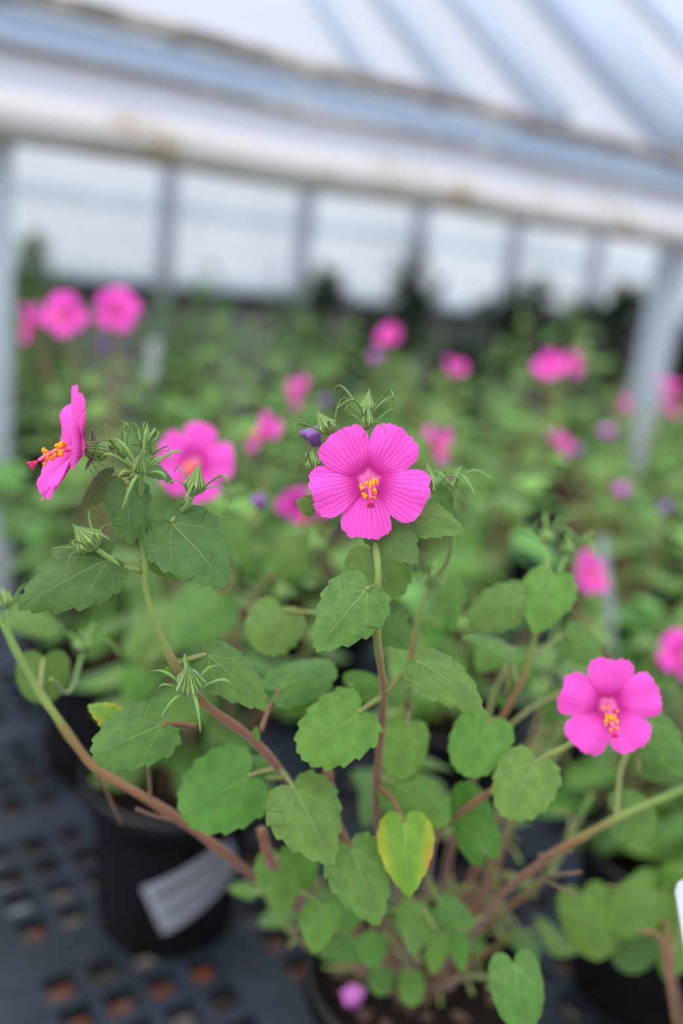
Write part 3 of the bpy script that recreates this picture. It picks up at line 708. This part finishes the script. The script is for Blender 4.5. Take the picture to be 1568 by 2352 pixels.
lf((928, 1885), (938, 2062), 132, .42, .41, 6, 'leaf_yellow', (868, 1805, .46), hi=True, pet='petiole_red', amp=.025, label='yellowing leaf with an orange-brown patch on its edge')
lf((905, 1800), (1032, 1888), 112, .46, .45, -12, 'leaf_lime', None, outline=ROUND)
lf((935, 1668), (910, 1792), 108, .48, .46, 4, 'leaf_lime', None, outline=ROUND, amp=.02)
lf((1122, 1658), (1062, 1780), 136, .45, .44, 8, 'leaf_lime', (1150, 1655, .50), outline=ROUND, amp=.03)
lf((1228, 1752), (1162, 1880), 142, .43, .42, 4, 'leaf', (1250, 1742, .445), hi=True, outline=ROUND, amp=.045)
lf((1112, 1955), (1062, 1795), 100, .48, .47, 6, 'leaf_lime', (1145, 2052, .53), outline=ROUND, amp=.02, arch=-.2)
lf((800, 1575), (886, 1585), 72, .48, .48, 5, 'leaf_lime', None, outline=ROUND, amp=.02)
lf((930, 1580), (875, 1615), 56, .48, .48, 5, 'leaf', None, outline=ROUND)
lf((640, 1962), (652, 2102), 116, .49, .48, -8, 'leaf_lime', (628, 1990, .485), amp=.02)
lf((690, 1960), (690, 2060), 80, .53, .53, 20, 'leaf_lime', None, amp=.02)
lf((738, 2082), (718, 2192), 92, .50, .49, 8, 'leaf_lime', None, amp=.02)
lf((800, 2060), (790, 2150), 86, .53, .53, 8, 'leaf', None, amp=.02)
lf((955, 2078), (948, 2198), 84, .52, .51, -18, 'leaf', None, amp=.02)
lf((1010, 2080), (1092, 2122), 70, .53, .53, -20, 'leaf', None, amp=.02)
lf((1050, 2140), (1062, 2236), 50, .54, .53, 0, 'leaf_lime', None, amp=.01)
lf((1010, 2150), (990, 2240), 56, .55, .54, 0, 'leaf_lime', None, amp=.01)
lf((858, 2150), (850, 2222), 66, .55, .54, 0, 'leaf_lime', None, outline=ROUND, amp=.01)
lf((876, 2225), (874, 2288), 62, .56, .55, 0, 'leaf', None, outline=ROUND, amp=.01)
lf((945, 2236), (944, 2312), 62, .55, .54, 0, 'leaf_lime', None, outline=ROUND, amp=.01)
lf((820, 2160), (805, 2215), 50, .56, .55, 0, 'leaf_lime', None, amp=.01)
lf((1178, 2212), (1205, 2372), 120, .45, .44, -6, 'leaf', (1118, 2122, .545), outline=ROUND, amp=.02, pet='petiole_red')
lf((1415, 1872), (1508, 1880), 120, .50, .50, -6, 'leaf', (1412, 1880, .483), outline=ROUND, amp=.02)
lf((1480, 1655), (1585, 1790), 100, .47, .46, -20, 'leaf', (1465, 1775, .482), amp=.04)
lf((1450, 1705), (1540, 1800), 100, .52, .52, -8, 'leaf_dark', (1415, 1875, .483), amp=.03)
lf((1270, 1322), (1228, 1458), 124, .48, .47, 6, 'leaf_lime', (1262, 1335, .49), hi=True, amp=.03)
lf((1200, 1372), (1075, 1430), 104, .48, .48, 14, 'leaf', None, outline=ROUND, amp=.06)
lf((1025, 1335), (1040, 1455), 74, .50, .49, 25, 'leaf', None)
lf((1180, 1492), (1060, 1462), 46, .48, .47, 60, 'leaf', (1165, 1590, .495), amp=.03)
lf((1140, 1480), (1095, 1545), 80, .53, .53, 20, 'leaf', None)
lf((1296, 1455), (1382, 1530), 94, .53, .52, -10, 'leaf', None, amp=.03)
lf((1290, 1590), (1255, 1672), 70, .53, .53, 0, 'leaf_dark', None)
lf((1180, 1500), (1215, 1580), 80, .55, .55, -20, 'leaf', None)
lf((390, 1535), (378, 1555), 20, .36, .36, 0, 'leaf_lime', 0); lf((400, 1520), (418, 1512), 16, .362, .362, 0, 'leaf_lime', 0)
lf((585, 1700), (588, 1668), 24, .40, .40, 0, 'leaf_lime', 0); lf((1160, 1615), (1140, 1605), 24, .495, .495, 0, 'leaf_lime', 0)
lf((100, 1512), (98, 1616), 118, .50, .50, 0, 'leaf', None, outline=ROUND, amp=.02)
lf((225, 1768), (205, 1762), 18, .447, .447, 0, 'leaf_lime', 0)
# buds
H.bud((325, 1088), (326, 1034), 47, .335, .325, 8, 1.5, (324, 1205, .345))
H.bud((440, 1140), (459, 1062), 54, .340, .338, 6, 1.15, (418, 1172, .345), kinds=(1, 0, 1))
H.bud((222, 1262), (166, 1203), 62, .335, .332, 7, 1.0, (326, 1312, .345), kinds=(1, 0))
H.bud((437, 1592), (432, 1524), 66, .352, .338, 7, 1.0, (450, 1600, .37), kinds=(1, 1, 0))
H.bud((288, 1052), (260, 1008), 32, .345, .345, 7, 1.6, (318, 1095, .346)); H.bud((330, 1035), (340, 966), 26, .347, .347, 8, 1.9, (322, 1100, .346), kinds=(0, 2, 0))
H.bud((345, 1045), (362, 1018), 18, .35, .35, 6, 2.0, (322, 1100, .346))
H.bud((838, 962), (848, 891), 40, .366, .366, 5, 1.5, (850, 1120, .385), kinds=(0, 0, 1)); H.bud((840, 988), (848, 931), 31, .362, .360, 6, 1.6, (850, 1120, .385))
H.bud((762, 1000), (726, 941), 44, .366, .366, 5, 1.2, (850, 1120, .385)); H.bud((990, 1135), (980, 1058), 34, .378, .378, 6, 1.6, (860, 1200, .380), kinds=(1, 1, 0))
H.bud((720, 1085), (716, 1030), 34, .372, .372, 7, 1.4, (857, 1180, .382))
H.bud((985, 1350), (998, 1300), 40, .47, .47, 7, 1.4, (975, 1375, .47)); H.bud((1255, 1250), (1252, 1205), 40, .52, .52, 7, 1.6, (1245, 1310, .50)); H.bud((1300, 1275), (1310, 1235), 40, .52, .52, 7, 1.6, (1262, 1335, .50))
H.bud((15, 1400), (8, 1345), 40, .43, .43, 6, 1.1, (25, 1475, .433)); H.bud((190, 1500), (195, 1445), 50, .52, .52, 6, 1.3, (118, 1560, .44))
# crumpled violet bloom and spent fruit beside the main flower
def crumple(P, par, r, mat, seed, name='withered_flower'):
    m = MB(); m.lathe([(.05, -1), (.45, -.8), (.6, -.1), (.95, .5), (.7, .9), (.2, .7), (.02, .3)], 16, lambda u, v: 1 + .4 * noise.noise(Vector((math.cos(u * 6.28) * 2.3, math.sin(u * 6.28) * 2.3, v * 3 + seed))) + .2 * math.sin(u * 31.4)); 
    return link(name, m.mesh(name, mat), par, mat=Matrix.Translation(P - par.location) @ frame(axis(-.3, .9, .4), UP + RT) @ Matrix.Scale(r, 4))
crumple(W(722, 1005, .37), E0, .0042, M['petal_old'], 2); crumple(W(702, 998, .372), E0, .0022, M['petal_old'], 5)
crumple(W(1038, 1107, .40), E0, .0033, M['fruit'], 7, 'seed_pod')
bd = H.bud((1042, 1118), (1038, 1100), 26, .402, .40, 6, 2.4, (985, 1340, .47), kinds=(1, 1)); 
# blooms
flower(E0, W(846, 1104, .355), axis(.02, -.06, 1), FR * .95, True, .16, spin=-.03, seed=1)
f2 = flower(E0, W(196, 1032, .342), axis(-.86, .12, .50), FR * 1.0, True, .33, down=-UP - RT * .2, spin=.45, seed=2, squash=(.62, .42, .30, .22, .46))
flower(E0, W(1394, 1618, .397), axis(-.10, -.08, 1), FR * .915, True, .22, spin=.62, seed=3)
for a, b in (((204, 1026, .346), (312, 1100, .346)), ((848, 1104, .366), (858, 1215, .375))):
    A, Bp = W(*a), W(*b); m = MB(); m.tube([q - E0.location for q in catmull([Bp, (A + Bp) / 2 + UP * .006 + FW * .004, A], 8)], .0011, 8, .8, 1); link('flower_stalk', m.mesh('flower_stalk', M['stem']), E0)
fp = crumple(W(816, 2272, .60), E0, .008, M['petal_lilac'], 3); fp.name = 'fallen_petal'; fp.parent = None; fp.location = E0.location + Vector((fp.location.x, fp.location.y, .138)); fp.name = 'fallen_bloom'; tag(fp, 'small fallen lilac bloom lying on the dark soil of the front pot', 'flower')
# ---- templates for the crowd
TM = [make_template(100 + k, 8, (.26, .30, .24, .28)[k], .15, n_leaf=9, keys=('b1', 'b2', 'b3', 'b4', 'b0') if k else ('b1', 'b2', 'b3', 'b4')) for k in range(4)]
TN = [make_template(200 + k, 9, .22, .13, n_leaf=9, keys=('m0', 'm1', 'm2', 'm0'), lmin=.032, lmax=.05) for k in range(2)]
def keepout(p):                      # nothing stray in front of the sharp plant
    x, y, z = pix(p); return z < .47 or (z < .52 and y < 1500)
instance(make_template(300, 6, .13, .11, n_leaf=6, keys=('m0', 'm1', 'm2'), lmin=.022, lmax=.036, buds=False), E0, .4, avoid=lambda p: pix(p)[2] < .50 or pix(p)[1] > 2150)
instance(make_template(301, 8, .29, .12, n_leaf=8, keys=('m0', 'm1', 'm2'), lmin=.030, lmax=.046, buds=False), E0, 1.1, avoid=lambda p: pix(p)[2] < .485 or pix(p)[1] < 1330 or (pix(p)[0] > 1020 and pix(p)[1] > 1650) or pix(p)[1] > 1850)
CROWD = 'rock roses crowding the mesh benches'
LEAFY = 'leafy potted rock rose in the blurred crowd on the benches, without an open bloom'
plants = []
def add(s, n, label=None, t=None, keep=1.0, sz=1.0, seed=0):
    p = potpos(s, n); e = potted(label or LEAFY, p, CROWD, seed); T_ = t or TM[seed % 4]
    instance(T_, e, seed * 1.7, keep, sz, keepout); plants.append(e); return e
add(.335, .641, 'potted rock rose at left whose black pot carries a printed white sticker', TN[0], seed=1, sz=1.0)
add(.372, .90, 'tall potted rock rose at left with three pink blooms against the window wall', TN[1], seed=2, sz=1.35)
add(.67, .36, 'potted rock rose just right of the front plant, low among its stems', TN[1], seed=3, sz=.9)
add(.66, .08, 'low potted rock rose in the lower right corner beside the white tag', None, .0, seed=4)
sd_ = 5; rr = random.Random(77)
for n, s0, s1, ds in ((.64, .64, 1.3, .29), (.91, .66, 1.7, .30), (1.18, .42, 2.1, .30), (1.36, .6, 2.3, .33), (1.88, .62, 3.1, .34), (2.22, .75, 3.6, .36), (2.58, .85, 4.2, .38), (2.95, 1.0, 4.8, .42)):
    s = s0
    while s < (s1 if n < 1.5 else 1.66):
        q_ = pix(potpos(s, n) + EZ * .3)[0]; add(s + rr.uniform(-.02, .02), n + rr.uniform(-.02, .02), 'bloomless leafy rock rose %s, %s' % ('on the bench before the steel posts' if n < 1.5 else 'on the bench beyond the posts', 'left of the main flower' if q_ < 700 else 'behind the main flower' if q_ < 1000 else 'right of the main flower'), None, 1 if n < 1.3 else .72, rr.uniform(.9, 1.12) if n < 1.1 else (rr.uniform(1.0, 1.3) if q_ < 1290 else rr.uniform(.72, .85)) if n < 1.8 else rr.uniform(.95, 1.25), sd_); s += ds; sd_ += 1
# low right-corner leaves
H4 = Hero(plants[3])
H4.stem([(1430, 2040, .56), (1500, 2060, .56), (1530, 2130, .54), (1545, 2250, .54), (1580, 2400, .56)], .0018, .0014)
H4.stem([(1470, 2140, .5), (1515, 2150, .5), (1530, 2230, .5), (1552, 2360, .5), (1570, 2420, .52)], .0011, .0010, u1=.5)
l4 = H4.leaf
l4((1338, 2055), (1380, 2205), 128, .55, .54, 0, 'leaf_lime', None, outline=ROUND, amp=.02); l4((1500, 2048), (1398, 2140), 112, .54, .54, 0, 'leaf_lime', None, outline=ROUND, amp=.02)
l4((1495, 2035), (1500, 1995), 80, .56, .56, 0, 'leaf', None, outline=ROUND, amp=.02); l4((1460, 2110), (1440, 2235), 120, .57, .56, 0, 'leaf_dark', None, outline=ROUND, amp=.02)
l4((1520, 2060), (1515, 2160), 90, .55, .55, 10, 'leaf_lime', None, amp=.02); l4((1560, 2120), (1530, 2255), 110, .57, .56, 10, 'leaf', None, amp=.02); l4((1560, 1990), (1600, 2080), 110, .55, .55, 10, 'leaf_lime', None, amp=.02)
# neighbours' extra leaves on the left
H1 = Hero(plants[0])
H1.stem([(535, 1290, .60), (540, 1400, .62), (545, 1500, .66), (520, 1650, .72), (430, 1790, .84)], .0022, .0014)
H1.stem([(430, 1150, .56), (415, 1300, .60), (400, 1450, .66), (400, 1790, .84)], .0022, .0012)
l1 = H1.leaf
l1((497, 1368), (395, 1490), 150, .58, .57, 10, 'leaf', None); l1((400, 1420), (292, 1520), 120, .66, .66, 10, 'leaf'); l1((510, 1190), (560, 1290), 100, .58, .58, -10, 'leaf'); l1((330, 1545), (300, 1610), 80, .6, .6, 0, 'leaf_lime', None, outline=ROUND)
l1((570, 1250), (600, 1330), 90, .62, .62, -10, 'leaf'); l1((680, 1250), (640, 1330), 96, .60, .6, 0, 'leaf'); l1((30, 1400), (140, 1460), 80, .62, .62, -20, 'leaf')
flower(plants[0], W(448, 1062, .56), axis(-.1, -.05, 1), FR * 1.0, True, .12, spin=.35, seed=6)
H1.bud((520, 1150), (545, 1110), 34, .52, .52, 7, 1.6, (535, 1290, .6)); H1.bud((650, 1380), (640, 1330), 44, .6, .6, 7, 1.2, (540, 1450, .64)); H1.bud((730, 1270), (720, 1225), 40, .55, .55, 7, 1.2, (700, 1340, .6))
crumple(W(596, 1155, .55), plants[0], .005, M['petal_old'], 8)
# ---- background blooms
BG = [((152, 722, .95), .050, (-.2, .0, 1)), ((268, 712, .97), .052, (.15, .1, 1)), ((82, 742, .98), .045, (-.85, -.2, .5)),
      ((898, 775, 1.35), 0, (-.5, .3, .8)), ((1040, 848, 1.35), 0, (.6, .5, .7)), ((1265, 845, 1.10), 0, (-.2, .3, .9)), ((1306, 838, 1.16), 0, (.8, .2, .5)),
      ((688, 905, 1.05), 0, (-.8, .1, .5)), ((612, 1000, .80), 0, (-.75, .3, .45)), ((996, 1026, .86), 0, (.7, .1, .6)), ((1280, 1022, 1.1), 0, (.75, .5, .5)),
      ((1346, 1316, .82), 0, (.55, .1, .75)), ((1426, 920, 1.4), 0, (.8, -.2, .4)), ((1532, 892, 1.5), 0, (.3, .7, .5)), ((1534, 936, 1.35), 0, (.7, .3, .5)),
      ((700, 1150, .66), 0, (-.1, -.7, .6)), ((1576, 1500, .70), 0, (-.4, 0, .9))]
BGL = {3: 'rock rose in the crowd under the lone pink bloom furthest back, near the centre', 4: 'rock rose in the crowd bearing the small pink bloom above right of the main flower', 5: 'rock rose in the crowd with a pair of pink blooms near the right post', 7: 'rock rose in the crowd with a side-on bloom above left of the main flower', 8: 'rock rose in the crowd with a half-turned bloom just left of the main flower',
       9: 'rock rose in the crowd with a bloom close right of the main flower', 10: 'rock rose in the crowd with a tilted bloom in the middle right', 11: 'rock rose in the crowd with a bloom beside the grey stake tag', 12: 'rock rose in the crowd with a small dark pink bloom by the right post', 13: 'rock rose in the crowd with pale blooms at the right edge by the post', 14: 'rock rose in the crowd with small blooms right of the post', 16: 'rock rose in the crowd with a bloom cut by the right edge'}
def nearest(P): return min(plants, key=lambda e: (e.location.xy - P.xy).length)
used = {}
def stalk(e, P, r=.0012):
    a = e.location + Vector((0, 0, .13)); m = MB(); d = P - a
    m.tube([q - e.location for q in catmull([a, a + d * .4 + EZ * d.z * .12, P - EZ * .03 - (P - a).normalized() * .0, P], 6)], lambda t: .0024 - .0012 * t, 6); link('flower_stalk', m.mesh('flower_stalk', M['stem']), e)
for i, (p, _, ax) in enumerate(BG):
    P = W(*p); e = plants[1] if i < 3 else nearest(P); 
    if i in BGL and e not in used and e not in plants[:4]: e['label'] = BGL[i]; used[e] = 1
    A = axis(*ax); q_ = random.Random(i + 50); flower(e, P, A, FR * (1 if i < 3 else .86), False, .2, spin=i * .4, seed=i, bracts=i < 12, squash=[q_.uniform(-.15, .75) for _k in range(5)]); stalk(e, P - A * .006)
for i, (x, y, d, k) in enumerate(((862, 823, 1.3, 1), (1395, 995, 1.2, 1), (1428, 1130, 1.05, 1), (238, 795, 1.0, 0), (745, 925, 1.05, 0), (1325, 1038, 1.1, 0), (1530, 1170, 1.0, 0))):
    P = W(x, y, d); e = nearest(P); o = crumple(P, e, .009 if k else .007, M['petal_lilac'] if k else M['petal_old'], i); stalk(e, P - EZ * .006)
# ---- stake tags and pot sticker
def stake(label, P, wdt, hgt, face, lean=0.0, th=.0008, mat='label_grey'):
    e = empty('stake_tag', P); tag(e, label, 'plant tag', 'plastic stake tags'); m = MB(); n = []
    prof = [(-.5, -.45), (-.5, .42), (-.44, .48), (-.36, .5), (.36, .5), (.44, .48), (.5, .42), (.5, -.45), (.16, -.56), (.05, -.95), (-.05, -.95), (-.16, -.56)]
    Mx = frame(face, EZ + RT * lean)
    f = [m.vert((Mx @ Vector((x * wdt, y * hgt, th)))) for x, y in prof]; b = [m.vert((Mx @ Vector((x * wdt, y * hgt, -th)))) for x, y in prof]
    m.face(*f); m.face(*reversed(b))
    for k in range(len(prof)): m.face(f[k], b[k], b[(k + 1) % len(prof)], f[(k + 1) % len(prof)])
    link('tag_blade', m.mesh('tag_blade', M[mat], False), e); return e
stake('white plastic tag with rounded corner cut by the right edge, lower right', W(1645, 2168, .40), .030, .058, axis(.1, .1, 1), -.20, mat='label_white')
stake('long grey-white stake tag leaning beside a blurred bloom, right side', W(1394, 1335, .95), .021, .095, axis(.75, .1, .6), .22)
stake('small pale stake tag in front of the right post', W(1470, 1005, 1.5), .026, .08, axis(.4, .1, .9), .2)
stake('pale stake tag among leaves at upper left', W(350, 828, 1.5), .022, .07, axis(-.3, .1, .9), -.15)
# sticker wrapped round the left pot
e = plants[0]; m = MB(); cx = e.location; rows = []
c0 = math.atan2((CAM - cx).y, (CAM - cx).x)
for i in range(25):
    u = i / 24; row = []
    for j in range(7):
        v = j / 6; a = c0 - .17 + u * 1.02 + (v - .5) * -.30; z = .048 + .048 * v + .046 * (u - .35); r = (.0655 + (z - .05) * .08) * 1.010 + .0014
        row.append(m.vert((r * math.cos(a), r * math.sin(a), z), (u, v)))
    rows.append(row)
for a, b in zip(rows, rows[1:]):
    for j in range(6): m.face(a[j], b[j], b[j + 1], a[j + 1])
link('sticker', m.mesh('sticker', M['printed']), e)
# ---- dark shrubs in front of the far windows
def shrub(label, x, ytop, n, wd, mat, seed, sprig=0, cnt=700):
    s, zt = hitN(x, ytop, n); rr = random.Random(seed); e = empty('leafy_shrub', B(s, n, 0)); tag(e, label, 'shrub', 'shrubs before the window wall')
    m = MB(); m.tube([Vector((0, 0, 0)), Vector((.01, 0, zt * .4)), Vector((-.01, .01, zt * .93))], lambda t: .012 - .008 * t, 7)
    br = []
    for k in range(26):
        z = zt * rr.uniform(.45, .93); a = rr.uniform(0, 6.28); r = wd * rr.uniform(.4, 1) * (1 - .55 * max(0, (z / zt - .6) / .4)); q = Vector((math.cos(a) * r, math.sin(a) * r, z + .08)); br.append((Vector((0, 0, z - .05)), q)); m.tube([Vector((0, 0, z - .05)), (q + Vector((0, 0, z))) / 2 + EZ * .02, q], lambda t: .004 - .002 * t, 5)
    link('trunk', m.mesh('trunk', M['twig']), e)
    f = MB()
    for k in range(cnt):
        a_, b_ = rr.choice(br); t = rr.uniform(.25, 1.05); p = a_.lerp(b_, t) + Vector((rr.gauss(0, .03), rr.gauss(0, .03), rr.gauss(0, .035)))
        if p.z > zt - .02: continue
        d = Vector((rr.uniform(-1, 1), rr.uniform(-1, 1), rr.uniform(-.7, .5))).normalized(); z = (EZ + Vector((rr.uniform(-.6, .6), rr.uniform(-.6, .6), 0))); z = (z - d * z.dot(d)).normalized()
        blade(f, rr.uniform(.04, .075), rr.uniform(.022, .04), d.cross(z), d, z, p, T=6, C=1, amp=0, seed=k % 5)
    for k in range(sprig):
        t = k / sprig; p = Vector((.02 * math.sin(k), .02 * math.cos(k), zt - .28 + .28 * t)); d = Vector((rr.uniform(-1, 1), rr.uniform(-1, 1), .2)).normalized(); z = (EZ - d * d.z).normalized(); blade(f, .08, .04, d.cross(z), d, z, p, T=6, C=1, amp=0, seed=k % 5)
    o = link('foliage', f.mesh('foliage', M[mat]), e); tag(o, kind='stuff')
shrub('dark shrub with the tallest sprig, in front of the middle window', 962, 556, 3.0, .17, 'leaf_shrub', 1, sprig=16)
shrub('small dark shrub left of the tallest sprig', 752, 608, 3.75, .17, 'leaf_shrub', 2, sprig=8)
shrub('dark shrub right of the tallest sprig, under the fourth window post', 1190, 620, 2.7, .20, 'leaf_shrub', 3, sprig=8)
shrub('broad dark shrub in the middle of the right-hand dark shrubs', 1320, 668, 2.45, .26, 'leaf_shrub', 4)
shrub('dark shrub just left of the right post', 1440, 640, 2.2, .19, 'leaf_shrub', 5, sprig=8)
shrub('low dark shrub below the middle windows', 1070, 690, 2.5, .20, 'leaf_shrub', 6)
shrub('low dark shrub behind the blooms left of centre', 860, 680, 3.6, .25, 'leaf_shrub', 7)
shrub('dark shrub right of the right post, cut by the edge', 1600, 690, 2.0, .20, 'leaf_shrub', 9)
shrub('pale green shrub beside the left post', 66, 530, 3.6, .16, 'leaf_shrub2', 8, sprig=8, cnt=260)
